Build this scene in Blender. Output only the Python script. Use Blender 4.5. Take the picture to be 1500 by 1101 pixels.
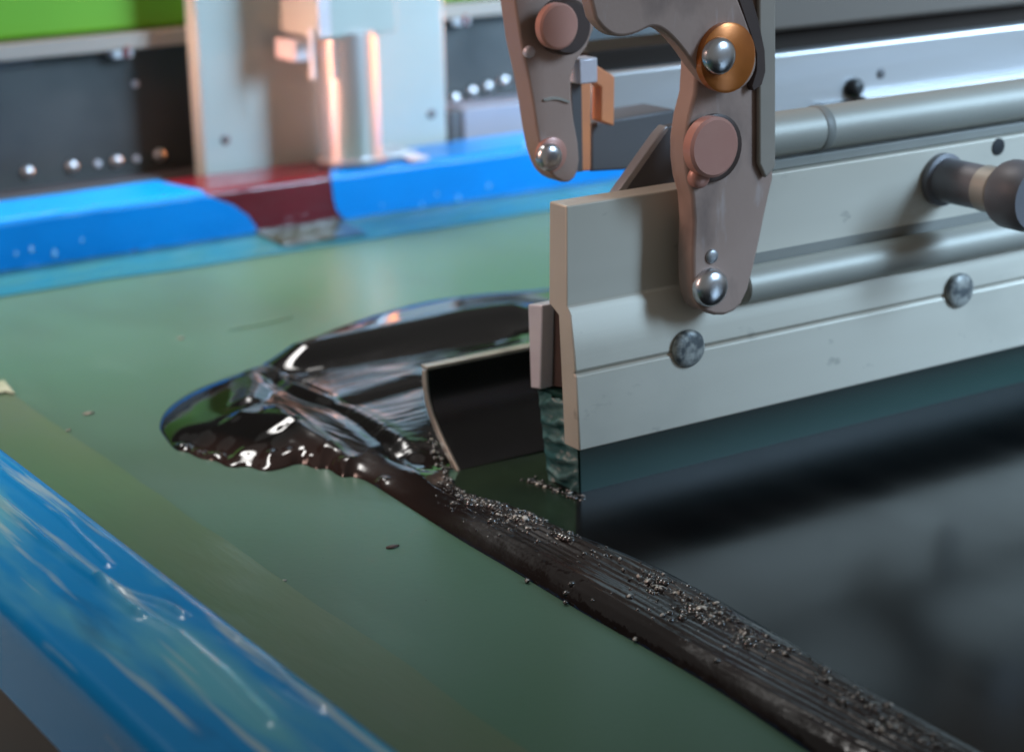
import bpy, bmesh, math, random
import numpy as np
from mathutils import Vector, Matrix

random.seed(7); np.random.seed(7)
for o in list(bpy.data.objects):
    bpy.data.objects.remove(o)
sc = bpy.context.scene
COL = sc.collection

# ------------------------------------------------------------------ camera
W, H = 1500.0, 1101.0
F, YAW, PIT, ROL = 2893.6, 0.57609, 0.29276, -0.020334
HC = 0.24
fw = np.array([math.sin(YAW)*math.cos(PIT), math.cos(YAW)*math.cos(PIT), -math.sin(PIT)])
_r = np.array([math.cos(YAW), -math.sin(YAW), 0.0]); _u = np.cross(_r, fw)
RV = math.cos(ROL)*_r + math.sin(ROL)*_u
UV = -math.sin(ROL)*_r + math.cos(ROL)*_u
CP = np.array([0.0, 0.0, HC])
cam = bpy.data.cameras.new('camera'); camo = bpy.data.objects.new('camera', cam); COL.objects.link(camo)
camo.matrix_world = Matrix(((RV[0], UV[0], -fw[0], CP[0]), (RV[1], UV[1], -fw[1], CP[1]), (RV[2], UV[2], -fw[2], CP[2]), (0, 0, 0, 1)))
cam.sensor_width = 36.0; cam.lens = F/W*36.0; cam.clip_start = 0.01; cam.clip_end = 100
cam.dof.use_dof = True; cam.dof.focus_distance = 0.62; cam.dof.aperture_fstop = 11.0
sc.camera = camo

# ------------------------------------------------------------------ world and lamps
world = bpy.data.worlds.new('World'); sc.world = world; world.use_nodes = True
bg = world.node_tree.nodes['Background']
bg.inputs[0].default_value = (0.76, 0.75, 0.72, 1); bg.inputs[1].default_value = 0.23

def area(name, loc, target, size, power, color, sy=None, spread=180):
    l = bpy.data.lights.new(name, 'AREA'); l.energy = power; l.color = color
    l.shape = 'RECTANGLE' if sy else 'SQUARE'; l.size = size
    if sy: l.size_y = sy
    l.spread = math.radians(spread)
    o = bpy.data.objects.new(name, l); COL.objects.link(o); o.location = loc
    o.rotation_euler = (Vector(target)-Vector(loc)).to_track_quat('-Z', 'Y').to_euler()
    return o
area('ceiling_lamp', (0.45, 1.40, 1.25), (0.50, 1.05, 0.0), 0.9, 4.5, (1.0, 0.98, 0.95), 0.35, 50)
area('window_lamp', (1.75, -0.55, 0.85), (1.12, 0.80, 0.06), 1.0, 14.0, (0.50, 0.74, 1.0), 0.9, 42)
area('warm_lamp', (-0.55, 0.95, 0.62), (0.45, 0.90, 0.22), 0.4, 1.6, (1.0, 0.64, 0.54), 0.4, 60)
area('warm_lamp', (1.50, 0.985, 0.20), (0.575, 1.0, 0.085), 0.10, 0.12, (1.0, 0.34, 0.13), 0.06, 8)  # added narrow light, only to tint the piston's right side orange
area('warm_lamp', (-0.45, 0.975, 0.20), (0.55, 1.0, 0.085), 0.10, 0.055, (1.0, 0.38, 0.20), 0.06, 8)  # added counterpart that tints the left side of the piston
sc.view_settings.view_transform = 'Standard'; sc.view_settings.look = 'None'
sc.view_settings.exposure = 0.0; sc.view_settings.gamma = 1.0

# ------------------------------------------------------------------ pixel helpers (photo pixel -> point on a world plane)
def ray(x, y): return fw*F + RV*(x-W/2) - UV*(y-H/2)
def atz(x, y, z=0.0):
    d = ray(x, y); return CP + d*(z-CP[2])/d[2]
def aty(x, y, Y):
    d = ray(x, y); return CP + d*(Y-CP[1])/d[1]
def atx(x, y, X):
    d = ray(x, y); return CP + d*(X-CP[0])/d[0]

# ------------------------------------------------------------------ noise
def _hash(ix, iy, s):
    n = (ix*374761393 + iy*668265263 + s*1442695041) & 0xFFFFFFFF
    n = ((n ^ (n >> 13))*1274126177) & 0xFFFFFFFF
    return ((n ^ (n >> 16)) & 0xFFFF)/65535.0
def vnoise(x, y, s=0):
    x = np.asarray(x, float); y = np.asarray(y, float)
    ix = np.floor(x).astype(np.int64); iy = np.floor(y).astype(np.int64)
    fx = x-ix; fy = y-iy; fx = fx*fx*(3-2*fx); fy = fy*fy*(3-2*fy)
    a = _hash(ix, iy, s); b = _hash(ix+1, iy, s); c = _hash(ix, iy+1, s); d = _hash(ix+1, iy+1, s)
    return (a*(1-fx)+b*fx)*(1-fy) + (c*(1-fx)+d*fx)*fy - 0.5
def fbm(x, y, s=0, o=3):
    t = 0; a = 1.0
    for k in range(o):
        t = t + a*vnoise(x*2**k, y*2**k, s+17*k); a *= 0.5
    return t

# ------------------------------------------------------------------ materials
def mat(name, col, rough=0.5, metal=0.0, col2=None, nscale=40.0, stretch=(1, 1, 1), bump=0.0, bscale=200.0, bstretch=(1, 1, 1),
        coat=0.0, coat_r=0.05, ior=1.5, contrast=(0.35, 0.65), rvar=0.0, bdist=0.001, spec=None, dirt=None):
    m = bpy.data.materials.new(name); m.use_nodes = True
    nt = m.node_tree; b = nt.nodes['Principled BSDF']
    b.inputs['Roughness'].default_value = rough; b.inputs['Metallic'].default_value = metal
    b.inputs['IOR'].default_value = ior
    b.inputs['Coat Weight'].default_value = coat; b.inputs['Coat Roughness'].default_value = coat_r
    if spec is not None: b.inputs['Specular IOR Level'].default_value = spec
    b.inputs['Base Color'].default_value = (*col, 1)
    tc = nt.nodes.new('ShaderNodeTexCoord')
    def noise(scale, st, detail=4):
        mp = nt.nodes.new('ShaderNodeMapping'); mp.inputs['Scale'].default_value = st
        nt.links.new(tc.outputs['Object'], mp.inputs['Vector'])
        n = nt.nodes.new('ShaderNodeTexNoise'); n.inputs['Scale'].default_value = scale; n.inputs['Detail'].default_value = detail
        nt.links.new(mp.outputs['Vector'], n.inputs['Vector']); return n
    if col2 is not None or rvar:
        n = noise(nscale, stretch)
        mr = nt.nodes.new('ShaderNodeMapRange'); mr.inputs[1].default_value = contrast[0]; mr.inputs[2].default_value = contrast[1]
        nt.links.new(n.outputs['Fac'], mr.inputs[0])
        if col2 is not None:
            mx = nt.nodes.new('ShaderNodeMix'); mx.data_type = 'RGBA'
            mx.inputs[6].default_value = (*col, 1); mx.inputs[7].default_value = (*col2, 1)
            nt.links.new(mr.outputs[0], mx.inputs[0]); nt.links.new(mx.outputs[2], b.inputs['Base Color'])
        if rvar:
            r2 = nt.nodes.new('ShaderNodeMapRange'); r2.inputs[3].default_value = max(0.02, rough-rvar); r2.inputs[4].default_value = rough+rvar
            nt.links.new(mr.outputs[0], r2.inputs[0]); nt.links.new(r2.outputs[0], b.inputs['Roughness'])
    for dcol, dsc, dst, lo, hi, amt in (dirt or []):
        n = noise(dsc, dst, 6)
        mr = nt.nodes.new('ShaderNodeMapRange'); mr.inputs[1].default_value = lo; mr.inputs[2].default_value = hi; mr.inputs[4].default_value = amt
        nt.links.new(n.outputs['Fac'], mr.inputs[0])
        mx = nt.nodes.new('ShaderNodeMix'); mx.data_type = 'RGBA'; mx.inputs[7].default_value = (*dcol, 1)
        src = b.inputs['Base Color'].links[0].from_socket if b.inputs['Base Color'].links else None
        if src: nt.links.new(src, mx.inputs[6])
        else: mx.inputs[6].default_value = (*col, 1)
        nt.links.new(mr.outputs[0], mx.inputs[0]); nt.links.new(mx.outputs[2], b.inputs['Base Color'])
    if bump:
        n = noise(bscale, bstretch)
        bp = nt.nodes.new('ShaderNodeBump'); bp.inputs['Strength'].default_value = bump; bp.inputs['Distance'].default_value = bdist
        nt.links.new(n.outputs['Fac'], bp.inputs['Height']); nt.links.new(bp.outputs['Normal'], b.inputs['Normal'])
        if coat: nt.links.new(bp.outputs['Normal'], b.inputs['Coat Normal'])
    return m

M = {}
M['mesh'] = mat('green_emulsion', (0.050, 0.128, 0.072), 0.38, 0, (0.072, 0.142, 0.104), 5.0, (1, 1, 1), 0.10, 350, coat=0.05, coat_r=0.3, contrast=(0.3, 0.7), bdist=0.0004, rvar=0.05, spec=0.22, dirt=[((0.05, 0.085, 0.06), 14, (1, .45, 1), 0.5, 0.75, 0.5), ((0.10, 0.19, 0.14), 45, (1, .3, 1), 0.6, 0.8, 0.35), ((0.02, 0.05, 0.035), 420, (1, 1, 1), 0.70, 0.76, 0.6)])
M['strip'] = mat('olive_masking', (0.055, 0.118, 0.052), 0.38, 0, (0.080, 0.120, 0.064), 12, (1, 0.5, 1), 0.12, 120, (3, .6, 1), coat=0.3, coat_r=0.15, bdist=0.0006)
M['blue'] = mat('blue_tape', (0.001, 0.200, 0.58), 0.30, 0, (0.001, 0.235, 0.66), 14, (1, 1, 1), 0.25, 45, (1, 1, 2), coat=0.05, coat_r=0.08, bdist=0.0012, spec=0.2)
M['blue_side'] = mat('worn_blue_tape', (0.002, 0.27, 0.66), 0.26, 0, (0.12, 0.46, 0.60), 22, (1.6, 0.35, 1), 0.22, 40, (2.2, .5, 1), coat=0.3, coat_r=0.1, contrast=(0.50, 0.64), bdist=0.0016, dirt=[((0.45, 0.60, 0.62), 70, (3.2, .16, 1), 0.56, 0.66, 0.7), ((0.005, 0.07, 0.22), 28, (2, .4, 1), 0.58, 0.70, 0.6)])
M['maroon'] = mat('maroon_tape', (0.115, 0.006, 0.012), 0.24, 0, (0.15, 0.010, 0.018), 30, (1, 1, 1), 0.35, 60, (1, 1, 3), coat=0.15, coat_r=0.05, bdist=0.0012, spec=0.3)
M['alu'] = mat('satin_aluminium', (0.57, 0.53, 0.445), 0.50, 0.25, (0.62, 0.58, 0.495), 9, (0.3, 1, 3), 0.05, 300, (0.06, 1, 3), bdist=0.0004, rvar=0.06,
    dirt=[((0.30, 0.29, 0.25), 22, (0.7, 1, 1.0), 0.52, 0.75, 0.32), ((0.12, 0.12, 0.11), 120, (0.6, 1, 1.0), 0.68, 0.76, 0.35), ((0.64, 0.63, 0.58), 220, (0.05, 1, 2), 0.64, 0.74, 0.22)])
M['alu2'] = mat('milled_aluminium', (0.50, 0.50, 0.50), 0.40, 0.75, (0.42, 0.42, 0.43), 15, (0.25, 1, 3), 0.05, 260, (0.1, 1, 3), bdist=0.0004, rvar=0.06)
M['tube'] = mat('dull_tube', (0.42, 0.41, 0.36), 0.5, 0.3, (0.36, 0.35, 0.31), 30, (0.2, 1, 1), 0.05, 300)
M['lilac'] = mat('pale_metal_edge', (0.66, 0.64, 0.68), 0.35, 0.2, (0.58, 0.55, 0.60), 60, bump=0.1, bscale=300)
M['chrome'] = mat('polished_steel', (0.74, 0.74, 0.75), 0.28, 1.0, (0.6, 0.6, 0.62), 120, (1, 1, .1), 0.03, 500, bdist=0.0003)
M['brown'] = mat('bronze_anodised_plate', (0.38, 0.262, 0.215), 0.45, 0.1, (0.43, 0.30, 0.25), 20, (1, 1, 1), 0.12, 400, bdist=0.0005, rvar=0.08, dirt=[((0.14, 0.10, 0.09), 60, (1, 1, .6), 0.56, 0.74, 0.6), ((0.5, 0.42, 0.40), 180, (1, 1, .25), 0.64, 0.74, 0.5)])
M['brown_dark'] = mat('dark_bronze', (0.055, 0.035, 0.030), 0.45, 0.2, (0.08, 0.05, 0.04), 40)
M['cap'] = mat('copper_brown_cap', (0.52, 0.25, 0.20), 0.36, 0.15, (0.56, 0.29, 0.23), 50, bump=0.05)
M['orange'] = mat('orange_washer', (0.55, 0.17, 0.035), 0.28, 0.45, (0.40, 0.12, 0.03), 60, bump=0.05)
M['copper'] = mat('copper_bracket', (0.85, 0.33, 0.15), 0.35, 0.25, (0.75, 0.30, 0.16), 60, bump=0.05)
M['post'] = mat('grey_painted_steel', (0.33, 0.375, 0.355), 0.45, 0.1, (0.37, 0.415, 0.395), 12, (1, 1, 1), 0.06, 300, bdist=0.0004, rvar=0.05)
M['panel'] = mat('charcoal_panel', (0.040, 0.042, 0.042), 0.42, 0.1, (0.055, 0.055, 0.052), 25, (1, 1, 1), 0.06, 200, rvar=0.06)
M['green'] = mat('lime_green_panel', (0.10, 0.30, 0.002), 0.5, 0, (0.12, 0.33, 0.003), 8, rvar=0.05, bump=0.03, bscale=150)
M['ledge'] = mat('beige_strip', (0.30, 0.26, 0.22), 0.45, 0.1, (0.35, 0.30, 0.25), 30, (0.2, 1, 1))
M['black'] = mat('black_rubber', (0.010, 0.010, 0.011), 0.42, 0, (0.016, 0.015, 0.014), 60)
M['hole'] = mat('dark_hole', (0.01, 0.011, 0.013), 0.6)
M['blade'] = mat('dark_green_rubber', (0.008, 0.038, 0.031), 0.38, 0, (0.011, 0.048, 0.040), 18, (0.2, 1, 1), 0.05, 250, bdist=0.0003, rvar=0.05)
M['blade_end'] = mat('cut_rubber_end', (0.020, 0.085, 0.088), 0.42, 0, (0.11, 0.22, 0.215), 90, (1, .7, 2.6), 0.5, 110, (1, 1, 3), contrast=(0.42, 0.68), bdist=0.001)
M['film'] = mat('wet_black_ink', (0.005, 0.0055, 0.006), 0.18, 0, (0.008, 0.008, 0.008), 40, (1, .15, 1), 0.015, 160, (1.6, .25, 1), bdist=0.0004, ior=1.30, rvar=0.02)
M['flood'] = mat('inky_flood_blade', (0.006, 0.006, 0.007), 0.25, 0, (0.010, 0.010, 0.011), 40, bump=0.1, bscale=90)
M['flood_edge'] = mat('bare_blade_edge', (0.50, 0.48, 0.42), 0.35, 0.5, (0.36, 0.35, 0.31), 120, bump=0.1)
M['dark_grey'] = mat('dark_grey_plate', (0.085, 0.083, 0.088), 0.50, 0.1, (0.10, 0.098, 0.10), 20)
M['beam_dark'] = mat('dark_brown_rail', (0.014, 0.009, 0.006), 0.55, 0.0, (0.02, 0.013, 0.009), 20, (0.2, 1, 1), spec=0.15)
M['beam_top'] = mat('taupe_rail', (0.13, 0.112, 0.095), 0.42, 0.3, (0.15, 0.125, 0.105), 12, (0.2, 1, 1))
M['bed'] = mat('grey_machine_bed', (0.20, 0.24, 0.25), 0.5, 0, (0.24, 0.27, 0.27), 15, bump=0.05)
M['smear'] = mat('thin_ink_smear', (0.010, 0.020, 0.011), 0.22, 0, (0.016, 0.030, 0.016), 40, bump=0.05, bscale=200)
M['knob'] = mat('grey_knob', (0.15, 0.15, 0.165), 0.45, 0.1, (0.19, 0.185, 0.20), 30, bump=0.1, bscale=120)
M['seam'] = mat('grey_seam', (0.21, 0.21, 0.19), 0.5, 0, (0.25, 0.25, 0.23), 20)
M['box_grey'] = mat('lilac_grey_paint', (0.27, 0.26, 0.30), 0.45, 0, (0.30, 0.29, 0.33), 20)
M['smudge'] = mat('inky_bolt', (0.10, 0.11, 0.115), 0.45, 0.2, (0.40, 0.40, 0.37), 230, (1, 1, 1), 0.5, 260, contrast=(0.42, 0.6), bdist=0.001)
M['bubble'] = mat('ink_coated_bubbles', (0.018, 0.016, 0.015), 0.07, 0, (0.05, 0.043, 0.038), 500, ior=1.65, coat=0.6, coat_r=0.03)
M['scratch'] = mat('pale_scuff', (0.13, 0.22, 0.13), 0.4, 0, (0.09, 0.17, 0.10), 200)
M['painted_glint'] = mat('pale_blue_glint', (0.30, 0.62, 0.85), 0.25, 0, (0.12, 0.45, 0.80), 300)  # pale colour of the glints painted on the blue tape
M['white'] = mat('white_label', (0.6, 0.6, 0.6), 0.4, 0, (0.5, 0.5, 0.52), 60)
def froth_mat():
    m = mat('froth_bubbles', (0.035, 0.030, 0.028), 0.05, 0, (0.66, 0.64, 0.58), 600, contrast=(0.50, 0.60), ior=1.5)
    m.node_tree.nodes['Principled BSDF'].inputs['Transmission Weight'].default_value = 0.25
    return m
M['froth'] = froth_mat()
M['crumb'] = mat('pale_crumbs', (0.46, 0.43, 0.38), 0.10, 0, (0.10, 0.085, 0.075), 500, coat=0.4, coat_r=0.03, contrast=(0.4, 0.6))

def ink_mat():
    m = bpy.data.materials.new('glossy_black_ink'); m.use_nodes = True
    nt = m.node_tree; b = nt.nodes['Principled BSDF']
    b.inputs['IOR'].default_value = 1.45
    at = nt.nodes.new('ShaderNodeAttribute'); at.attribute_name = 'tint'
    sp = nt.nodes.new('ShaderNodeSeparateColor'); nt.links.new(at.outputs['Color'], sp.inputs[0])
    mx = nt.nodes.new('ShaderNodeMix'); mx.data_type = 'RGBA'
    mx.inputs[6].default_value = (0.006, 0.006, 0.006, 1); mx.inputs[7].default_value = (0.027, 0.0160, 0.0135, 1)
    nt.links.new(sp.outputs[0], mx.inputs[0]); nt.links.new(mx.outputs[2], b.inputs['Base Color'])
    mr = nt.nodes.new('ShaderNodeMapRange'); mr.inputs[3].default_value = 0.07; mr.inputs[4].default_value = 0.42
    nt.links.new(sp.outputs[1], mr.inputs[0]); nt.links.new(mr.outputs[0], b.inputs['Roughness'])
    tc = nt.nodes.new('ShaderNodeTexCoord'); mp = nt.nodes.new('ShaderNodeMapping'); mp.inputs['Scale'].default_value = (1, 0.5, 1)
    nt.links.new(tc.outputs['Object'], mp.inputs[0])
    n = nt.nodes.new('ShaderNodeTexNoise'); n.inputs['Scale'].default_value = 320; n.inputs['Detail'].default_value = 3
    nt.links.new(mp.outputs[0], n.inputs['Vector'])
    bp = nt.nodes.new('ShaderNodeBump'); bp.inputs['Distance'].default_value = 0.0008
    ms = nt.nodes.new('ShaderNodeMath'); ms.operation = 'MULTIPLY'; ms.inputs[1].default_value = 0.5
    nt.links.new(sp.outputs[2], ms.inputs[0]); nt.links.new(ms.outputs[0], bp.inputs['Strength'])
    nt.links.new(n.outputs['Fac'], bp.inputs['Height']); nt.links.new(bp.outputs[0], b.inputs['Normal'])
    return m
M['ink'] = ink_mat()

# ------------------------------------------------------------------ mesh helpers
def link(name, me, m, parent=None, smooth=True, angle=35, bevel=0.0, seg=2):
    o = bpy.data.objects.new(name, me); COL.objects.link(o)
    if m is not None: me.materials.append(M[m])
    if smooth:
        me.polygons.foreach_set('use_smooth', [True]*len(me.polygons))
        me.set_sharp_from_angle(angle=math.radians(angle))
    if parent is not None: o.parent = parent
    if bevel:
        bv = o.modifiers.new('bevel', 'BEVEL'); bv.width = bevel; bv.segments = seg; bv.limit_method = 'ANGLE'; bv.angle_limit = math.radians(35)
    return o
def frombm(name, bm, m, parent=None, **k):
    bmesh.ops.recalc_face_normals(bm, faces=bm.faces)
    me = bpy.data.meshes.new(name); bm.to_mesh(me); bm.free()
    return link(name, me, m, parent, **k)
def thing(name, label, cat, loc=(0, 0, 0), group=None):
    o = bpy.data.objects.new(name, None); COL.objects.link(o); o['label'] = label; o['category'] = cat
    o.empty_display_size = 0.02
    if group: o['group'] = group
    return o
def box(name, x0, x1, y0, y1, z0, z1, m, parent=None, bevel=0.0008):
    bm = bmesh.new(); bmesh.ops.create_cube(bm, size=1)
    for v in bm.verts:
        v.co = Vector((x0 if v.co.x < 0 else x1, y0 if v.co.y < 0 else y1, z0 if v.co.z < 0 else z1))
    return frombm(name, bm, m, parent, bevel=bevel)
def prism(name, pts, axis, a0, a1, m, parent=None, bevel=0.0006, seg=2):
    """polygon pts (2d) extruded along axis: 'y' -> pts are (x,z); 'x' -> pts are (y,z); 'z' -> pts are (x,y)"""
    def mk(p, a):
        return {'y': (p[0], a, p[1]), 'x': (a, p[0], p[1]), 'z': (p[0], p[1], a)}[axis]
    bm = bmesh.new()
    A = [bm.verts.new(mk(p, a0)) for p in pts]; B = [bm.verts.new(mk(p, a1)) for p in pts]
    n = len(pts); bm.faces.new(A); bm.faces.new(B[::-1])
    for i in range(n): bm.faces.new((A[i], A[(i+1) % n], B[(i+1) % n], B[i]))
    return frombm(name, bm, m, parent, bevel=bevel, seg=seg)
def chaikin(p, n=2, closed=True):
    p = [np.array(q, float) for q in p]
    for _ in range(n):
        q = []
        L = len(p)
        for i in range(L if closed else L-1):
            a, b = p[i], p[(i+1) % L]; q += [a*.75+b*.25, a*.25+b*.75]
        if not closed: q = [p[0]]+q+[p[-1]]
        p = q
    return p
def plate(name, px, y, t, m, parent=None, rnd=0, bevel=0.0008):
    """outline seen in the photograph, cut as a plate of thickness t whose front face stands at depth y"""
    pts = [(aty(a, b, y)[0], aty(a, b, y)[2]) for a, b in px]
    if rnd: pts = chaikin(pts, rnd)
    return prism(name, pts, 'y', y, y+t, m, parent, bevel)
def lathe(name, prof, origin, axis, m, parent=None, n=40, angle=35):
    """prof: list of (radius, distance along axis)"""
    ax = Vector(axis).normalized(); q = Vector((0, 0, 1)).rotation_difference(ax)
    bm = bmesh.new(); rings = []
    for r, h in prof:
        if r <= 1e-7: rings.append([bm.verts.new(Vector(origin)+q @ Vector((0, 0, h)))])
        else: rings.append([bm.verts.new(Vector(origin)+q @ Vector((r*math.cos(2*math.pi*k/n), r*math.sin(2*math.pi*k/n), h))) for k in range(n)])
    for A, B in zip(rings[:-1], rings[1:]):
        for k in range(n):
            k2 = (k+1) % n
            if len(A) == 1 and len(B) > 1: bm.faces.new((A[0], B[k2], B[k]))
            elif len(B) == 1 and len(A) > 1: bm.faces.new((A[k], A[k2], B[0]))
            elif len(A) > 1: bm.faces.new((A[k], A[k2], B[k2], B[k]))
    return frombm(name, bm, m, parent, angle=angle)
def bolt(name, px, py, y, r, h, m, parent, dome=True, socket=None, n=32):
    p = aty(px, py, y)
    if dome: prof = [(r*1.0, 0.0005), (r, -h*.35), (r*.93, -h*.65), (r*.75, -h*.88), (r*.4, -h*1.0), (0, -h*1.03)]
    else: prof = [(r, 0.0005), (r, -h*.8), (r*.9, -h), (0, -h)]
    o = lathe(name, prof, p, (0, 1, 0), m, parent, n)
    if socket:
        lathe('socket', [(socket, -h*.9), (socket, -h*1.06), (socket*.8, -h*1.06), (0, -h*.98)], p, (0, 1, 0), 'hole', o, 6)
    return o
def gridmesh(name, P, m, parent=None, flip=False, angle=180):
    nr, nc = P.shape[:2]
    idx = np.arange(nr*nc).reshape(nr, nc)
    f = np.stack([idx[:-1, :-1], idx[:-1, 1:], idx[1:, 1:], idx[1:, :-1]], -1).reshape(-1, 4)
    if flip: f = f[:, ::-1]
    me = bpy.data.meshes.new(name); me.from_pydata(P.reshape(-1, 3).tolist(), [], f.tolist()); me.update()
    return link(name, me, m, parent, angle=angle)

# ================================================================== SETTING
bed = box('machine_bed', -0.6, 2.2, -0.3, 2.2, -0.10, -0.045, 'bed', None, 0.002); bed['kind'] = 'structure'
wall = box('back_wall', -1.5, 3.6, 2.2, 2.25, -0.3, 1.2, 'panel', None, 0.0); wall['kind'] = 'structure'

# ================================================================== PRINTING SCREEN
RT = 0.0285; YB = 0.977; RW = 0.045
XI = atz(300, 887, RT)[0]; XO = XI-0.045
screen = thing('printing_screen', 'green silkscreen mesh stretched in a frame wrapped with blue and maroon tape', 'screen')
box('mesh_fabric', XO+0.002, 1.6, 0.05, YB+RW-0.002, -0.002, 0.0, 'mesh', screen, 0)
back = box('back_rail', XO-0.0, 1.6, YB, YB+RW, 0.0004, RT, 'alu', screen, 0.002)
side = box('side_rail', XO, XI, 0.05, YB-0.001, 0.0004, RT, 'alu', screen, 0.002)

def tape_on_back(name, m, sl, xl, sr, xr, off, s0, s1, seed, wr=0.0004):
    ns = 60; nx = 260
    s = np.linspace(s0, s1, ns)
    L = np.interp(s, sl, xl); Rr = np.interp(s, sr, xr)
    t = np.linspace(0, 1, nx)
    X = L[:, None]*(1-t)+Rr[:, None]*t
    S = np.repeat(s[:, None], nx, 1)
    w = off+wr*(fbm(X*45, S*90, seed)+0.5*np.abs(fbm(X*12+S*40, S*160, seed+3)))+0.0013*np.exp(-((S-0.0)/0.0045)**2)*np.abs(fbm(X*110, S*100, seed+5, 2))*2
    r = 0.003
    Y = np.where(S < RT, YB-w, YB+(S-RT)); Z = np.where(S < RT, S, RT+w)
    k = np.clip((S-(RT-r))/(2*r), 0, 1)         # round the arris
    inb = (S > RT-r) & (S < RT+r)
    th = k*math.pi/2
    Y = np.where(inb, YB+r-(r+w)*np.cos(th), Y); Z = np.where(inb, RT-r+(r+w)*np.sin(th), Z)
    return gridmesh(name, np.stack([X, Y, Z], -1), m, back, angle=180)
fx = lambda a, b: aty(a, b, YB)[0]
tape_on_back('maroon_tape', 'maroon', [0, .08], [fx(180, 300)]*2, [0, .08], [fx(600, 300)]*2, 0.0005, 0.0012, RT+RW-0.002, 3, 0.0005)
top_x = lambda a, b: atz(a, b, RT)[0]
tape_on_back('blue_tape', 'blue', [0, .08], [XO+0.003]*2,
             [0, 0.006, 0.013, 0.020, 0.0265, RT, RT+RW], [fx(381, 345), fx(374, 334), fx(362, 318), fx(340, 300), fx(305, 283), top_x(292, 280), top_x(236, 270)], 0.0011, 0.0008, RT+RW-0.001, 11, 0.0005)
tape_on_back('blue_tape', 'blue', [0, 0.004, 0.009, 0.016, RT, RT+RW], [fx(512, 330), fx(500, 322), fx(491, 310), fx(487, 290), fx(484, 262), top_x(481, 232)], [0, .08], [1.55]*2, 0.0011, 0.0008, RT+RW-0.001, 23, 0.0005)
# rail's reflection on the mesh, put in as teal strip, plus clear tape
def rail_strip(name, m, x0, x1, d, seed, h=0.0006):
    nx, ny = 240, 14
    X, T = np.meshgrid(np.linspace(x0, x1, nx), np.linspace(0, 1, ny))
    dd = d*(1+0.10*fbm(X*14, X*0, seed))
    Yv = YB-0.0012-T*dd
    Z = 0.0006+h*np.abs(fbm(X*70, Yv*260, seed+2))*np.sin(np.clip(T, 0, 1)*math.pi)*2.2+0.0022*(1-T)**4
    return gridmesh(name, np.stack([X, Yv, Z], -1), m, screen, flip=True)
M['clear'] = mat('wrinkled_clear_tape', (0.030, 0.040, 0.022), 0.14, 0, (0.05, 0.07, 0.045), 60, (1, 3, 1), 0.3, 120, coat=0.4, bdist=0.001)
M['rail_strip'] = mat('rail_reflection_teal', (0.015, 0.135, 0.185), 0.25, 0, (0.030, 0.14, 0.14), 40, (1, 2, 1), 0.3, 90, (1, 3, 1), bdist=0.001)  # teal stands in for the blue rail mirrored in the mesh
rail_strip('reflection_and_tape_strip', 'rail_strip', XO+0.03, 1.5, 0.045, 6, 0.0007)
rail_strip('reflection_and_tape_strip', 'clear', fx(372, 340), fx(492, 325), 0.036, 5, 0.0010).location.z = 0.0012

# side rail tape (worn, streaky), wrapped over top and outer face
ny, ns = 700, 44
yy = np.linspace(0.06, YB-0.003, ny)
prof = [(XI+0.0008, 0.004), (XI+0.0008, RT-0.003), (XI-0.0004, RT+0.0002), (XI-0.003, RT+0.0009)] + [(XI-0.003-(RW-0.006)*k/60, RT+0.0009) for k in range(1, 61)] + [(XO+0.0004, RT+0.0002), (XO-0.0009, RT-0.003)] + [(XO-0.0009, RT-0.003-(RT-0.0045)*k/6) for k in range(1, 7)]
pp = np.array(prof)
Xg = np.repeat(pp[:, 0][:, None], ny, 1); Zg = np.repeat(pp[:, 1][:, None], ny, 1); Yg = np.repeat(yy[None, :], len(pp), 0)
wr = 0.0006*fbm(Xg*60+Yg*16, Yg*14-Xg*20, 41, 3)*np.clip((XI-0.002-Xg)/0.004, 0, 1)*np.clip((Xg-XO-0.002)/0.004, 0, 1)
Zg = Zg+wr+0.0004
crm = np.clip((XI-0.001-Xg)/0.003, 0, 1)*np.clip((Xg-XO-0.001)/0.003, 0, 1)
for line, amp, w in [([(0, 735), (60, 790), (150, 858), (205, 905)], .0016, .0016), ([(148, 852), (180, 868), (240, 888), (270, 905)], .0016, .0012),
                     ([(60, 700), (170, 780), (300, 880), (350, 935)], .0010, .0014), ([(0, 690), (90, 760), (160, 830)], .0009, .0012),
                     ([(330, 900), (380, 950), (430, 1010), (480, 1040)], .0013, .0018), ([(95, 968), (150, 1030), (230, 1100)], .0010, .0012), ([(200, 900), (260, 930), (330, 990), (400, 1060)], .0009, .0016)]:
    Lc = [atz(a, b, RT+0.001)[:2] for a, b in line]; best = np.full(Xg.shape, 1e9)
    for a, b in zip(Lc[:-1], Lc[1:]):
        dv = b-a; t = np.clip(((Xg-a[0])*dv[0]+(Yg-a[1])*dv[1])/(dv@dv), 0, 1)
        best = np.minimum(best, np.hypot(Xg-a[0]-t*dv[0], Yg-a[1]-t*dv[1]))
    Zg = Zg+crm*amp*np.exp(-((best+0.0006*fbm(Xg*200, Yg*80, 6))/w)**2)
gridmesh('blue_tape', np.stack([Xg, Yg, Zg], -1), 'blue_side', side, flip=True, angle=60)
# olive strip of masking on the mesh along the side rail, with a lifted edge
nx_, ny_ = 30, 300
T, Yg = np.meshgrid(np.linspace(0, 1, nx_), np.linspace(0.07, YB-0.004, ny_))
Xg = (XI-0.006)+T*(0.2528-XI+0.006+0.0016*fbm(Yg*22, Yg*0, 8))
Zg = 0.0006+0.0016*np.exp(-((T-0.20-0.05*fbm(Yg*9, Yg*0, 4))/0.07)**2)+0.0003*np.abs(fbm(Xg*50, Yg*18, 3))
gridmesh('masking_strip', np.stack([Xg, Yg, Zg], -1), 'strip', screen)
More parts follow.
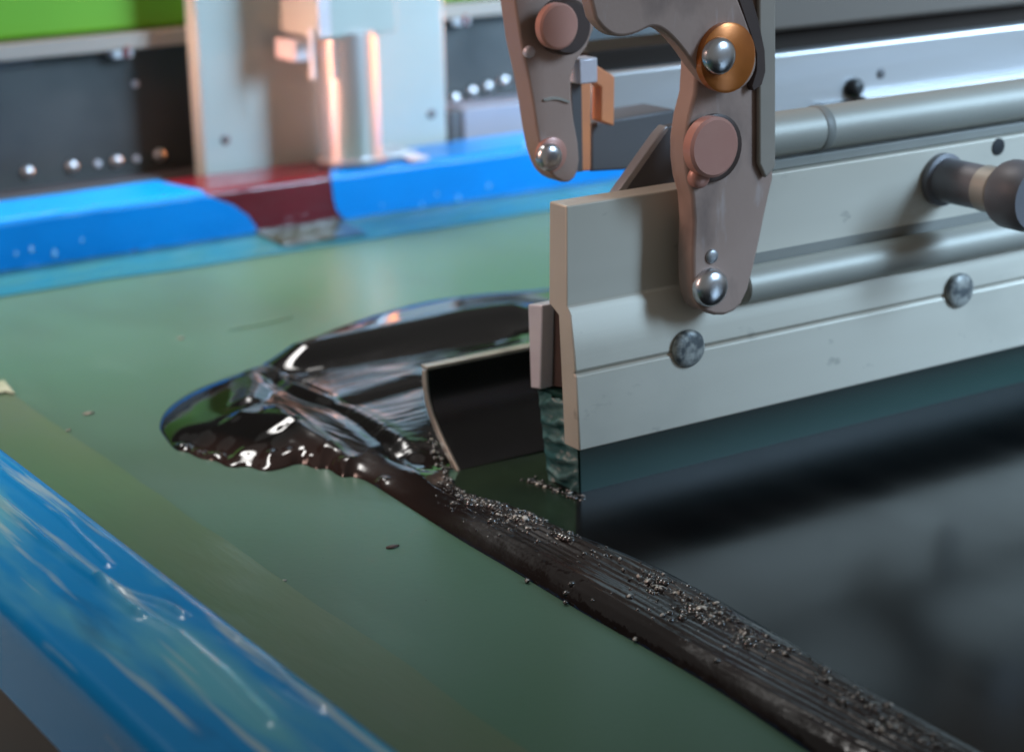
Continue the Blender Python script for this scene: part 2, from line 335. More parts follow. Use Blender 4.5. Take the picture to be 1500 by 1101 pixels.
# torn pale scrap of tape at the corner
def scrap(name, px, m, z=0.0012, t=0.0004):
    pts = [tuple(atz(a, b, z)[:2]) for a, b in px]
    return prism(name, pts, 'z', z, z+t, m, screen, 0)
M['buff_pale'] = mat('pale_tape_scrap', (0.40, 0.42, 0.30), 0.4, 0, (0.28, 0.32, 0.2), 50)
scrap('tape_patch', [(-10, 560), (6, 558), (22, 577), (8, 574), (-10, 578)], 'buff_pale', 0.0012)

# ================================================================== REAR MACHINE BEAM, POST AND CLAMP
rear = thing('rear_beam', 'charcoal machine panel with beige ledge and lime green cover behind the frame', 'machine panel')
YR = 1.075
zl = aty(0, 88, YR)[2]; zl0 = aty(0, 62, YR)[2]
box('panel', 0.15, 1.5, YR, YR+0.05, -0.04, zl, 'panel', rear)
box('ledge', 0.15, 1.5, YR-0.012, YR+0.05, zl+0.0005, zl0, 'ledge', rear)
box('cover', 0.15, 1.5, YR-0.004, YR+0.06, zl0+0.0005, zl0+0.06, 'green', rear, 0.003)
box('base_strip', 0.15, 0.485, YR-0.014, YR-0.0005, -0.04, aty(100, 268, YR)[2], 'dark_grey', rear)
for (a, b) in [(40, 252), (105, 244), (170, 236), (233, 227), (666, 145), (691, 135), (714, 128), (738, 119), (760, 112)]:
    bolt('screw', a, b, YR, 0.0036, 0.003, 'chrome', rear, socket=0.0014, n=20)
for (a, b) in [(143, 240), (200, 233), (198, 123)]:
    bolt('screw', a, b, YR, 0.0020, 0.0015, 'lilac', rear, n=16)
for (a, b) in [(180, 76), (676, 29)]:
    p = aty(a, b, YR-0.010)
    c = box('clip', p[0]-0.006, p[0]+0.0065, YR-0.010, YR-0.0005, p[2]-0.0035, p[2]+0.0035, 'white', rear, 0.001)
    box('clip_jaw', p[0]+0.0005, p[0]+0.003, YR-0.0125, YR-0.0103, p[2]-0.003, p[2]+0.003, 'maroon', c, 0.0005)
p = aty(20, 92, YR)
box('name_strip', p[0]-0.03, p[0]+0.011, YR-0.002, YR-0.0003, p[2]-0.0028, p[2]+0.0028, 'dark_grey', rear)

post = thing('screen_clamp', 'grey steel clamp post with polished round piston pressing on the frame', 'clamp')
YP = 1.032
x0 = aty(298, 220, YP)[0]; x1 = aty(655, 190, YP)[0]
box('post_plate', x0, x1, YP, YP+0.014, -0.04, 0.22, 'post', post, 0.0012)
for (a, b) in [(330, 205), (632, 167)]:
    bolt('screw', a, b, YP, 0.0028, 0.0008, 'dark_grey', post, dome=False, n=20)
YK = 0.984
pc = atz(533, 205, RT+0.004); CX, CY = pc[0], YB+0.022
kx0 = aty(468, 40, YK)[0]; kx1 = aty(582, 40, YK)[0]; kz = aty(525, 53, YK)[2]
blk = box('piston_block', kx0, kx1, YK, YP-0.0003, kz, 0.22, 'post', post, 0.001)
box('edge_strip', kx0-0.001, kx0+0.0065, YK-0.001, YK-0.0002, kz+0.001, 0.22, 'lilac', blk, 0.0004)
p = atx(438, 72, kx0)
box('sensor', kx0-0.008, kx0+0.002, p[1]-0.010, p[1]+0.014, p[2]-0.0055, p[2]+0.0055, 'lilac', blk, 0.0006)
cr = 0.0178
cxp = (kx0+kx1)/2+0.000
M['piston'] = mat('brushed_piston', (0.80, 0.80, 0.82), 0.30, 0.9, (0.72, 0.72, 0.74), 120, (1, 1, .1), 0.03, 500, bdist=0.0003)
lathe('piston', [(0, RT+0.006), (cr, RT+0.006), (cr, RT+0.0095), (cr*.985, RT+0.0098), (cr*.985, kz+0.002), (0, kz+0.002)], (cxp, CY, 0), (0, 0, 1), 'piston', post, 64)
ft = lathe('foot', [(0, RT+0.0022), (cr*1.12, RT+0.0022), (cr*1.16, RT+0.003), (cr*1.16, RT+0.0057), (cr*1.1, RT+0.0062), (0, RT+0.0062)], (cxp, CY, 0), (0, 0, 1), 'alu2', post, 64)
box('foot_tab', cxp+0.012, cxp+0.036, CY-0.014, CY+0.012, RT+0.0022, RT+0.0058, 'alu2', ft, 0.0008)
box('foot_stop', cxp+0.026, cxp+0.037, CY-0.0252, CY-0.0142, RT+0.0018, RT+0.0040, 'lilac', ft, 0.0006)
pv = atx(465, 100, kx0)
lathe('air_tube', [(0.0016, 0), (0.0016, 0.028), (0, 0.028)], (kx0-0.0035, YK+0.004, kz-0.022), (0, 0, 1), 'white', post, 12)

jb = thing('junction_box', 'small lilac grey box resting behind the blue rail beside the clamp post', 'box')
p0 = aty(680, 185, 1.04); p1 = aty(792, 165, 1.04); pt = aty(680, 160, 1.04)[2]
box('body', p0[0], p1[0]+0.02, 1.04, 1.07, -0.03, pt, 'box_grey', jb, 0.001)
box('end_cap', p0[0]-0.009, p0[0]-0.0003, 1.042, 1.068, -0.03, pt-0.001, 'dark_grey', jb, 0.001)

# ================================================================== CARRIAGE BEAMS (upper right)
car = thing('carriage_beam', 'long grey and dark brown carriage beams running above the squeegee', 'machine beam')
YC = 0.64
def band(name, y, top, bot, m, xa, xb, t, bevel=0.0015):
    zt = aty(top[0], top[1], y)[2]; zb = aty(bot[0], bot[1], y)[2]
    return box(name, xa, xb, y, y+t, zb, zt, m, car, bevel)
xl = aty(868, 150, YC)[0]
main = band('lower_beam', YC, (1156, 76), (1156, 170), 'alu2', xl, 1.5, 0.03)
band('beam_gap', YC+0.006, (1156, 44), (1156, 75.5), 'beam_dark', xl+0.002, 1.5, 0.03, 0.001)
band('top_rail', YC-0.002, (1300, -80), (1300, 30), 'beam_top', xl+0.06, 1.5, 0.03, 0.002)
zt = aty(1300, 150, YC-0.006)[2]
box('ledge', aty(1250, 140, YC)[0], 1.5, YC-0.008, YC-0.0004, zt, zt+0.004, 'alu2', main, 0.0006)
bolt('bolt', 1248, 128, YC, 0.0042, 0.005, 'black', main, socket=0.0018)
bolt('bolt', 1290, 108, YC, 0.0022, 0.001, 'dark_grey', main)
pr = aty(1226, 151, YC)
box('key', pr[0]-0.012, pr[0]+0.004, YC-0.005, YC-0.0004, pr[2]-0.002, pr[2]+0.001, 'black', main, 0.0004)

# ================================================================== SQUEEGEE
sq = thing('squeegee', 'aluminium squeegee holder with dark green rubber blade drawn across the wet ink', 'squeegee')
X0 = 0.3723; XE = 1.5
DY = -0.0195                                  # the holder's front plate stands this far in front of the blade
XH = aty(849, 661, 0.5310+DY)[0]
fpx = [atx(a, b, XH)[1:] for a, b in [(830, 302), (830, 449), (835, 462), (841, 520), (843, 545)]]
fl_z = [atx(a, b, XH)[2] for a, b in [(845, 560), (849, 661)]]
holder_prof = [tuple(q) for q in fpx]+[(fpx[-1][0]+0.0009, fpx[-1][1]-0.0008), (fpx[-1][0]-0.0003, fpx[-1][1]-0.0016), (0.5310+DY, fl_z[1]), (0.5400+DY, fl_z[1]), (0.5425+DY, fpx[1][1]-0.004), (fpx[1][0]+0.0105, fpx[1][1]-0.001), (fpx[0][0]+0.0100, fpx[0][1])]
prism('holder', holder_prof, 'x', XH, XE, 'alu', sq, 0.0006)
prism('clamp_jaw', [(0.5503, 0.0655), (0.5590, 0.0640), (0.5582, 0.0335), (0.5520, 0.0345)], 'x', X0-0.002, XE, 'lilac', sq, 0.0006)
prism('core', [(0.5246, 0.0680), (0.5500, 0.0650), (0.5518, 0.0350), (0.5236, 0.0400)], 'x', X0+0.003, XE, 'brown_dark', sq, 0.0)
bl = prism('blade', [(0.5405, 0.0345), (0.5330, 0.0165), (0.5326, 0.0006), (0.5335, 0.0004), (0.5510, 0.0004), (0.5525, 0.0020), (0.5578, 0.0330), (0.5530, 0.0340)], 'x', X0+0.0015, XE, 'blade', sq, 0.0001)
# ragged inky end of the blade
nz, nyv = 46, 26
Zg, Tg = np.meshgrid(np.linspace(0.0008, 0.0328, nz), np.linspace(0, 1, nyv), indexing='ij')
yf = np.interp(Zg, [0, 0.0165, 0.0345], [0.5327, 0.5335, 0.5410]); yb_ = np.interp(Zg, [0, 0.002, 0.033], [0.5510, 0.5522, 0.5575])
Yg = yf+(yb_-yf)*Tg
Xg = X0+0.0008-0.0022*np.sin(np.clip(Tg, 0, 1)*math.pi)**.5*np.clip(0.6+np.sin(Zg*1100+6*fbm(Yg*120, Zg*60, 5)+Tg*3), 0, 2)*0.7
gridmesh('blade_end', np.stack([Xg, Yg, Zg], -1), 'blade_end', bl, flip=False)
# clamp rod along the upper edge of the jaw, and the support tube above the plate
xr = aty(1082, 420, 0.5335+DY)[0]
def rod(name, px, py, y, r, m, xa, xb, parent):
    z = aty(px, py, y)[2]
    return lathe(name, [(0, 0), (r*.9, 0), (r, r*.1), (r, xb-xa), (0, xb-xa)], (xa, y, z), (1, 0, 0), m, parent, 40)
rod('clamp_rod', 1140, 408, 0.5335+DY, 0.0066, 'tube', xr, XE, sq)
zr = aty(1140, 408, 0.5335+DY)[2]
box('rod_shade_line', xr, XE, fpx[1][0]-0.0006, fpx[1][0]-0.0001, zr-0.004, zr+0.0095, 'seam', sq, 0)  # flat grey strip standing in for the shade line along the rod
rod('support_tube', 1140, 196, 0.5430+DY, 0.0078, 'tube', xr, XE, sq)
box('tube_bracket', xr, XE, 0.5400+DY, 0.5470+DY, fpx[0][1]+0.0001, fpx[0][1]+0.0037, 'seam', sq, 0.0005)
p = aty(1215, 190, 0.5345+DY)
lathe('collar', [(0.0079, 0), (0.0081, 0.0004), (0.0081, 0.0036), (0.0079, 0.004)], (p[0], 0.5430+DY, aty(1140, 196, 0.5430+DY)[2]), (1, 0, 0), 'seam', sq, 40)
for (a, b) in [(1008, 510), (1405, 425)]:
    bolt('bolt', a, b, 0.5322+DY, 0.0066, 0.0022, 'smudge', sq)
bolt('hole_plug', 1462, 215, fpx[0][0], 0.0032, 0.0004, 'hole', sq, dome=False, n=24)
# clamp knob: stud, grip and flange standing out from the plate
kp = aty(1378, 262, fpx[0][0])
kn = lathe('clamp_knob', [(0.0098, 0), (0.0098, 0.0025), (0.0082, 0.003), (0.0080, 0.034), (0, 0.034)], kp, (0, -1, 0), 'knob', sq, 40)
lathe('grip', [(0.0080, 0.032), (0.0115, 0.0325), (0.0124, 0.035), (0.0124, 0.044), (0.0112, 0.047), (0, 0.047)], kp, (0, -1, 0), 'knob', kn, 24, 40)
lathe('ring', [(0.0081, 0.022), (0.0085, 0.0225), (0.0085, 0.0290), (0.0081, 0.0295)], kp, (0, -1, 0), 'tube', kn, 40)

# ================================================================== FLOOD BAR
fb = thing('flood_bar', 'thin curved flood blade coated in black ink behind the squeegee', 'flood bar')
XF = 0.352
fp = [atx(a, b, XF)[1:] for a, b in [(625, 543), (627, 575), (632, 600), (646, 635), (664, 671), (673, 689)]]
fp = [np.array(q) for q in fp]; fp = chaikin(fp, 2, closed=False)
def sheet(name, line, t, x0, x1, m, parent, side=1):
    L = [np.array(q) for q in line]; off = []
    for i, q in enumerate(L):
        d = L[min(i+1, len(L)-1)]-L[max(i-1, 0)]; d = d/np.linalg.norm(d); nrm = np.array([-d[1], d[0]])*side
        off.append(q+nrm*t)
    return prism(name, [tuple(q) for q in L]+[tuple(q) for q in off[::-1]], 'x', x0, x1, m, parent, 0.0003)
fl = sheet('blade', fp, 0.0022, XF+0.0006, 0.66, 'flood', fb)
sheet('end_edge', fp, 0.0028, XF-0.0006, XF+0.0005, 'flood_edge', fl)
tp = fp[0]
prism('top_edge', [(tp[0]-0.0012, tp[1]+0.0004), (tp[0]+0.0035, tp[1]+0.0004), (tp[0]+0.0035, tp[1]+0.0018), (tp[0]-0.0012, tp[1]+0.0018)], 'x', XF-0.0004, 0.66, 'flood_edge', fl, 0.0003)
box('hanger', 0.46, 0.60, tp[0]+0.0040, tp[0]+0.0120, tp[1]-0.012, 0.092, 'dark_grey', fb)

# ================================================================== BRACKETS
YA = 0.575
lb = thing('flood_bar_bracket', 'brown bracket arm with two bolts and copper hook left of the squeegee arm', 'bracket')
arm = plate('arm', [(722, -260), (890, -260), (876, -10), (868, 60), (836, 100), (838, 160), (850, 225), (846, 258), (830, 270), (808, 258), (796, 235), (788, 200), (778, 130), (758, 40)], YA, 0.010, 'brown', lb, 1)
bolt('bolt', 820, 38, YA, 0.0098, 0.006, 'brown_dark', lb, dome=False)
bolt('bolt_cap', 813, 38, YA-0.006, 0.0080, 0.003, 'cap', lb, dome=False)
bolt('rivet', 774, 76, YA, 0.0022, 0.0018, 'lilac', lb, n=20)
bolt('washer', 806, 226, YA, 0.0062, 0.0018, 'cap', lb, dome=False)
bolt('bolt', 803, 230, YA-0.0018, 0.0050, 0.0030, 'chrome', lb)
plate('strap', [(797, 145), (815, 141), (835, 148), (835, 152), (815, 145), (797, 149)], YA-0.0008, 0.0007, 'flood_edge', lb, 1, 0)
hk = plate('hook', [(840, 92), (868, 92), (901, 112), (900, 185), (880, 178), (881, 128), (866, 118), (866, 250), (845, 252)], YA+0.012, 0.006, 'copper', lb, 0, 0.0006)
p = aty(845, 100, YA+0.010)
box('hook_block', p[0]-0.003, p[0]+0.005, YA+0.004, YA+0.0118, p[2]-0.005, p[2]+0.004, 'lilac', hk, 0.0006)
plate('back_plate', [(836, 118), (852, 118), (854, 252), (844, 252)], YA+0.0105, 0.0012, 'dark_grey', lb, 0, 0.0002)
plate('slide_block', [(866, 180), (990, 160), (990, 245), (866, 252)], YA+0.020, 0.02, 'dark_grey', lb, 0, 0.001)

sb = thing('squeegee_bracket', 'large brown pivot arm with copper caps bolted to the front of the squeegee holder', 'bracket')
YS = 0.5225+DY
plate('arm', [(1030, -260), (1136, -260), (1136, 250), (1124, 300), (1108, 380), (1092, 440), (1070, 462), (1040, 462), (1020, 446), (1014, 400), (1018, 300), (1004, 250), (1004, 190), (1022, 120)], YS, 0.0088, 'brown', sb, 1, 0.0012)
plate('arm_face', [(1112, -260), (1137, -260), (1137, 245), (1122, 262), (1112, 240)], YS-0.0022, 0.002, 'ledge', sb, 0, 0.0008)
plate('gusset', [(905, 284), (976, 186), (1012, 178), (1020, 290)], 0.556+DY, 0.004, 'dark_grey', sb, 0, 0.0006)
plate('gusset_edge', [(903, 284), (966, 196), (977, 184), (980, 190), (914, 284)], 0.5555+DY, 0.0045, 'alu2', sb, 0, 0.0004)
lk = plate('link', [(830, -260), (1000, -260), (1058, -60), (1098, 40), (1112, 90), (1098, 125), (1070, 138), (1045, 130), (1022, 105), (1000, 72), (975, 45), (955, 38), (935, 50), (905, 56), (884, 44), (866, 18)], YS-0.0075, 0.0060, 'brown', sb, 2, 0.001)
plate('link_gap', [(990, -260), (1040, -260), (1085, -60), (1120, 60), (1122, 120), (1098, 138), (1112, 92), (1098, 42)], YS-0.0030, 0.0028, 'brown_dark', sb, 1, 0.0002)
bolt('washer', 1060, 84, YS-0.0075, 0.0112, 0.003, 'orange', sb, dome=False)
bolt('pivot_bolt', 1051, 82, YS-0.0105, 0.0060, 0.0036, 'chrome', sb)
bolt('cap_seat', 1043, 216, YS, 0.0112, 0.0022, 'brown_dark', sb, dome=False)
bolt('cap', 1037, 214, YS-0.002, 0.0100, 0.004, 'cap', sb, dome=False)
bolt('cap', 1022, 258, YS-0.000, 0.0040, 0.003, 'cap', sb)
bolt('ball_bolt', 1038, 420, YS, 0.0066, 0.0042, 'chrome', sb)
bolt('pin', 1042, 375, YS, 0.0025, 0.0012, 'alu2', sb, n=20)

# ================================================================== INK
ink = thing('ink', 'thick glossy black ink pool with a bubbly brown trail left by the squeegee', 'ink')
outline_far = [(232, 622), (236, 604), (252, 586), (285, 566), (330, 552), (380, 541), (402, 522), (450, 496), (520, 470), (600, 449), (660, 440), (720, 435), (800, 430), (1000, 405), (1200, 370)]
hidden = [(0.66, 0.60), (0.42, 0.590), (0.375, 0.594)]
near = [(668, 668), (655, 690), (668, 712), (700, 733), (760, 752), (830, 785), (880, 806), (940, 828), (1000, 855), (1080, 900), (1160, 945), (1250, 1006), (1330, 1050), (1430, 1105), (1560, 1180),
        (1350, 1190), (1200, 1110), (1130, 1062), (1050, 1008), (960, 955), (900, 922), (830, 882), (750, 833), (680, 793), (620, 755), (560, 717), (535, 702), (515, 696), (500, 699), (480, 684), (464, 687), (440, 676), (412, 686), (385, 690), (364, 681), (336, 685), (316, 673), (292, 671), (274, 660), (257, 659), (242, 640)]
poly = [tuple(atz(a, b, 0.0015)[:2]) for a, b in outline_far]+hidden+[tuple(atz(a, b, 0.0004)[:2]) for a, b in near]
poly = np.array([tuple(q) for q in chaikin(poly, 2)])
st = 0.0006
gx = np.arange(poly[:, 0].min()-.004, 0.56, st); gy = np.arange(0.27, poly[:, 1].max()+.004, st)
GX, GY = np.meshgrid(gx, gy)
def segdist(GX, GY, line, closed=False):
    D = np.full(GX.shape, 1e9); T = np.zeros(GX.shape); acc = 0.0
    n = len(line)
    for i in range(n if closed else n-1):
        a = line[i]; b = line[(i+1) % n]; d = np.array(b)-np.array(a); L2 = d@d+1e-15
        t = np.clip(((GX-a[0])*d[0]+(GY-a[1])*d[1])/L2, 0, 1)
        q = (GX-a[0]-t*d[0])**2+(GY-a[1]-t*d[1])**2
        up = q < D
        T = np.where(up, acc+t*math.sqrt(L2), T); D = np.minimum(D, q); acc += math.sqrt(L2)
    return np.sqrt(D), T
def inside(GX, GY, P):
    c = np.zeros(GX.shape, bool); n = len(P)
    for i in range(n):
        a = P[i]; b = P[i-1]
        cond = (a[1] > GY) != (b[1] > GY)
        xx = (b[0]-a[0])*(GY-a[1])/(b[1]-a[1]+1e-15)+a[0]
        c ^= cond & (GX < xx)
    return c
ins = inside(GX, GY, poly)
# pull the grid's outermost vertices onto the outline so that the rim is a clean curve
nb = np.zeros(ins.shape, bool)
for di in (-1, 0, 1):
    for dj in (-1, 0, 1): nb |= np.roll(np.roll(ins, di, 0), dj, 1)
ii, jj = np.where(nb & ~ins)
PA = poly; PB = np.roll(poly, -1, 0); bx = GX[ii, jj].copy(); by = GY[ii, jj].copy(); bd = np.full(len(ii), 1e9); nx2 = bx.copy(); ny2 = by.copy()
for a, b in zip(PA, PB):
    dv = b-a; t = np.clip(((bx-a[0])*dv[0]+(by-a[1])*dv[1])/(dv@dv+1e-15), 0, 1); qx = a[0]+t*dv[0]; qy = a[1]+t*dv[1]
    d_ = (bx-qx)**2+(by-qy)**2; up = d_ < bd; bd = np.where(up, d_, bd); nx2 = np.where(up, qx, nx2); ny2 = np.where(up, qy, ny2)
GX[ii, jj] = nx2; GY[ii, jj] = ny2
D, _ = segdist(GX, GY, poly, True)
D = np.where(ins, D, 0)
D2 = D*(1+0.14*fbm(GX*34, GY*34, 2))
tr = np.clip((0.575-GY+0.35*(GX-0.35))/0.05, 0, 1); tr = tr*tr*(3-2*tr)       # 0 pool .. 1 trail
wrim = 0.026*(1-tr)+0.010*tr
Hh = (0.0052+0.0030*np.clip((GX-0.30)/0.07, 0, 1))*(1-tr)+0.0056*tr
u = np.clip(D2/wrim, 0, 1)
h = Hh*np.clip(1-(1-u)**2, 0, 1)**0.75
inner = np.clip(D/0.012, 0, 1)
# trail: striations running along the stroke, a raised right shoulder
xs = GX-0.336
stri = np.sin((xs*2500)+3.0*fbm(GX*90, GY*14, 9)+1.2*fbm(GX*30, GY*40, 12))
h += tr*inner*(0.00030*stri*np.clip(0.5+1.6*fbm(GX*60, GY*12, 14), 0, 1)+0.0007*fbm(GX*130, GY*20, 15))
h += tr*inner*0.0016*np.exp(-((xs-0.006-0.004*fbm(GY*20, GY*0, 3))/0.006)**2)
# pool: folds
pool = (1-tr)
def fold(px, amp, w, z=0.008):
    global h
    L = [atz(a, b, z)[:2] for a, b in px]; L = chaikin(L, 2, closed=False)
    d, t = segdist(GX, GY, [tuple(q) for q in L])
    tot = sum(np.linalg.norm(np.array(L[i+1])-np.array(L[i])) for i in range(len(L)-1))
    e = np.clip(np.minimum(t, tot-t)/(tot*0.15)+0.25, 0, 1)
    h = h+amp*e*np.exp(-(d/w)**2)*np.clip(D/0.006, 0, 1)
fold([(385, 545), (430, 575), (500, 600), (560, 640), (610, 672)], -0.0030, 0.0040)
fold([(395, 590), (440, 625), (500, 660), (560, 695)], 0.0030, 0.0050)
fold([(400, 555), (470, 585), (540, 620), (600, 655)], 0.0026, 0.0060)
fold([(500, 588), (560, 575), (640, 556)], -0.0028, 0.0050)
fold([(395, 535), (480, 515), (600, 490), (720, 470), (800, 462)], 0.0068, 0.0135)
fold([(410, 548), (520, 530), (640, 512), (760, 492)], -0.0022, 0.0080)
fold([(370, 540), (372, 570), (362, 590)], 0.0024, 0.0060)
fold([(240, 622), (290, 628), (340, 650), (390, 660)], -0.0020, 0.0060)
fold([(262, 648), (320, 662), (390, 672), (450, 668), (500, 684)], 0.0016, 0.0050)
fold([(340, 600), (380, 605), (420, 625)], 0.0020, 0.0080)
# crinkles (wind-blown texture on the worked ink)
def zone(px, w=0.02, z=0.008):
    L = np.array([atz(a, b, z)[:2] for a, b in px]); i = inside(GX, GY, L); d, _ = segdist(GX, GY, [tuple(q) for q in L], True)
    return np.clip(np.where(i, d, -d)/w+0.4, 0, 1)
z1 = zone([(430, 545), (540, 515), (690, 500), (690, 520), (620, 550), (520, 580)], 0.012)
z2 = zone([(500, 600), (630, 565), (640, 640), (600, 665)], 0.012)
z3 = zone([(400, 605), (470, 600), (590, 670), (600, 700), (540, 690), (450, 640)], 0.010)
z4 = zone([(340, 545), (390, 535), (392, 570), (355, 590)], 0.008)
cr_ = np.clip(z1+z2+z3+z4, 0, 1)*pool
sx = 0.00062*fbm(GX*16, GY*170, 31, 3)+0.00020*fbm(GX*60, GY*420, 32, 2)      # dragged along the blade
sy = 0.00070*fbm(GX*170+GY*30, GY*16, 34, 3)+0.00022*fbm(GX*420, GY*60, 36, 2)     # dragged along the stroke
brk = np.clip(0.9+1.5*fbm(GX*70, GY*70, 39, 2), 0.2, 1.8)
h += pool*inner*brk*1.35*(np.clip(z1+z2, 0, 1)*sx+np.clip(z3+z4, 0, 1)*sy)
h += pool*inner*0.0010*fbm(GX*22, GY*16, 35, 2)
# rim beads on the near edge
for (a, b, r_, am) in [(262, 650, .0030, .0011), (285, 658, .0022, .0008), (315, 664, .0036, .0010), (352, 668, .0050, .0010), (392, 672, .0036, .0009), (428, 668, .0036, .0011), (450, 672, .0026, .0010), (495, 684, .0032, .0013), (556, 706, .0026, .0013), (520, 694, .0020, .0008)]:
    q = atz(a, b, 0.002); h = h+1.25*am*np.exp(-((GX-q[0])**2+(GY-q[1])**2)/r_**2)*np.clip(D/0.002, 0, 1)
h = np.maximum(h, 0)
Z = np.where(ins, h+0.0002, 0.0001)
tint_brown = np.clip(tr*0.42+np.clip(1.2-D/0.014, 0, 1)*np.clip((0.665-GY)/0.01, 0, 1)*(1-tr), 0, 1)
tint_brown = np.clip(tint_brown*(0.75+0.6*fbm(GX*70, GY*20, 51)), 0, 1)
rough = np.clip(tr*(0.40+0.8*fbm(GX*100, GY*30, 53))+0.42*cr_, 0, 1)
bumpv = np.clip(tr*0.7+cr_*0.25+0.01, 0, 1)
keep_v = D > 0
cell = keep_v[:-1, :-1] | keep_v[:-1, 1:] | keep_v[1:, :-1] | keep_v[1:, 1:]
tcell = tr[:-1, :-1] > 0.5
def ink_part(name, mask):
    idx = np.arange(GX.size).reshape(GX.shape)
    f = np.stack([idx[:-1, :-1], idx[:-1, 1:], idx[1:, 1:], idx[1:, :-1]], -1)[mask]
    used, inv = np.unique(f, return_inverse=True); f = inv.reshape(-1, 4)
    V = np.stack([GX.ravel()[used], GY.ravel()[used], Z.ravel()[used]], -1)
    me = bpy.data.meshes.new(name); me.from_pydata(V.tolist(), [], f.tolist()); me.update()
    ca = me.color_attributes.new('tint', 'FLOAT_COLOR', 'POINT')
    C4 = np.stack([tint_brown.ravel()[used], rough.ravel()[used], bumpv.ravel()[used], np.ones(len(used))], -1).astype(np.float32)
    ca.data.foreach_set('color', C4.ravel())
    return link(name, me, 'ink', ink, angle=180)
ink_part('pool', cell & ~tcell)
trail = ink_part('trail', cell & tcell)
# thin flooded film in front of the blade
film = [(0.3720, 0.545), (1.5, 0.545), (1.5, 0.06), (0.325, 0.06), (0.335, 0.30), (0.345, 0.46), tuple(atz(843, 795)[:2]), tuple(atz(844, 760)[:2]), tuple(atz(845, 728)[:2])]
prism('film', film, 'z', 0.0003, 0.0009, 'film', ink, 0)
sm = [(672, 690), (780, 668), (860, 650), (850, 735), (846, 793), (800, 775), (755, 756), (700, 737), (664, 712)]
prism('smear', [tuple(atz(a, b)[:2]) for a, b in sm], 'z', 0.0002, 0.0006, 'smear', ink, 0)
# froth: bubbles sitting on the shoulder of the trail
def height_at(x, y):
    i = int(round((y-gy[0])/st)); j = int(round((x-gx[0])/st))
    if 0 <= i < Z.shape[0] and 0 <= j < Z.shape[1] and ins[i, j]: return Z[i, j]
    return 0.0009
bmF = bmesh.new(); bmP = bmesh.new()
unit = bmesh.new(); bmesh.ops.create_icosphere(unit, subdivisions=2, radius=1)
uv = [v.co.copy() for v in unit.verts]; uf = [[v.index for v in f.verts] for f in unit.faces]; unit.free()
def bubble(x, y, r, pale=False):
    z = height_at(x, y)-r*0.05
    ex, ey, ez = random.uniform(.7, 1.5), random.uniform(.7, 1.6), random.uniform(.45, .9)
    bmT = bmP if (pale or random.random() < 0.28) else bmF
    vs = [bmT.verts.new((x+c.x*r*ex*random.uniform(.88, 1.12), y+c.y*r*ey, z+c.z*r*ez)) for c in uv]
    for f in uf: bmT.faces.new([vs[k] for k in f])
crest = [(665, 708), (700, 738), (760, 762), (830, 792), (890, 822), (960, 858), (1020, 892), (1070, 925), (1120, 948), (1180, 980), (1250, 1020), (1300, 1055), (1370, 1095)]
CL = [atz(a, b, 0.004)[:2] for a, b in crest]
dens = [0.9, 1, 1.0, .7, .6, 1, 1.1, 1.1, .8, .7, .8, .6, .5]
for _ in range(3600):
    t = random.random()*(len(CL)-1.001); k = int(t); fr = t-k
    dn = dens[k]*(1-fr)+dens[k+1]*fr
    if random.random() > dn*max(0.04, 0.35+2.4*float(vnoise(t*4.0, 0.3, 77)+0.5*vnoise(t*13.0, 0.7, 78))): continue
    p = CL[k]*(1-fr)+CL[k+1]*fr
    off = random.gauss(-0.0012, 0.0022) if random.random() < 0.75 else random.gauss(-0.006, 0.005)
    bubble(p[0]+off, p[1]+random.gauss(0, 0.003), min(0.0015, 0.00022*math.exp(abs(random.gauss(0, 0.85)))))
for _ in range(70):   # crumbs at the foot of the blade end
    t = random.random(); p = atz(772+t*76, 702+t*26, 0.001)
    bubble(p[0]+random.gauss(0, 0.0012), p[1]+random.gauss(0, 0.0015), random.uniform(.0004, .0010))
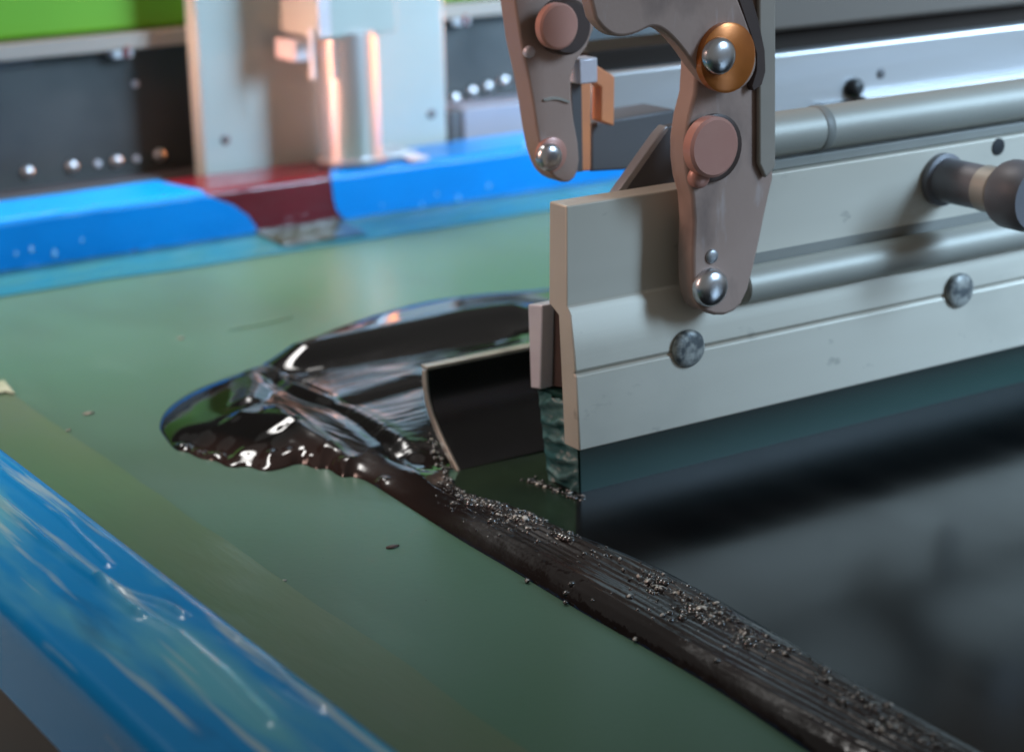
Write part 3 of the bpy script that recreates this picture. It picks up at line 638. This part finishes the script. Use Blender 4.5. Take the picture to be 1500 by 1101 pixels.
for (a, b) in [(772, 852), (830, 876), (828, 884), (868, 893), (932, 938), (838, 872), (640, 640), (650, 655), (655, 672), (660, 686)]:
    p = atz(a, b, 0.0004); bubble(p[0], p[1], 0.0010)
for _ in range(40):
    t = random.random(); p = atz(632+t*26, 636+t*52, 0.006); bubble(p[0]+random.gauss(0, .001), p[1]+random.gauss(0, .002), random.uniform(.0004, .0011))
bub = frombm('froth', bmF, 'bubble', ink, angle=180); bub['kind'] = 'stuff'
pal = frombm('foam_flecks', bmP, 'froth', ink, angle=180); pal['kind'] = 'stuff'
# stray flecks on the mesh
fl_ = bpy.data.meshes.new('fleck')
for k, (a, b, L) in enumerate([(265, 495, .003), (290, 772, .003), (575, 800, .004), (415, 850, .002), (130, 605, .004), (100, 630, .002)]):
    p = atz(a, b, 0.0003)
    bm = bmesh.new(); bmesh.ops.create_icosphere(bm, subdivisions=1, radius=1)
    for v in bm.verts: v.co = Vector((p[0]+v.co.x*L*.7, p[1]+v.co.y*L*.4, 0.0003+v.co.z*.0003))
    frombm('fleck', bm, 'ledge' if k != 2 else 'brown_dark', screen, angle=180)
a = atz(335, 484, 0.0004); b = atz(430, 464, 0.0004); d = (b-a); n_ = np.array([-d[1], d[0], 0]); n_ = n_/np.linalg.norm(n_)*0.0011
prism('scratch', [tuple((a)[:2]), tuple((a*.5+b*.5-n_*.8)[:2]), tuple(b[:2]), tuple((a*.4+b*.6+n_)[:2])], 'z', 0.0002, 0.0005, 'scratch', screen, 0)
for (a, b, r_) in [(80, 372, .0022), (46, 365, .0016), (24, 372, .0012), (120, 352, .0012), (672, 290, .0018), (716, 273, .0014), (770, 214, .0020), (640, 284, .0012), (618, 300, .0016), (560, 300, .0010)]:  # glints on the back tape, put in as small pale lumps
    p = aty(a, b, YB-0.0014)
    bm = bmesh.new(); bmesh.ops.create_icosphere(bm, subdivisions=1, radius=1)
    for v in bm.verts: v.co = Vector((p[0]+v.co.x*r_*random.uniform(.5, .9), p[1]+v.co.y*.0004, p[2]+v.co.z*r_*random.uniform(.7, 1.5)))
    frombm('painted_glint', bm, 'painted_glint', back, angle=180)
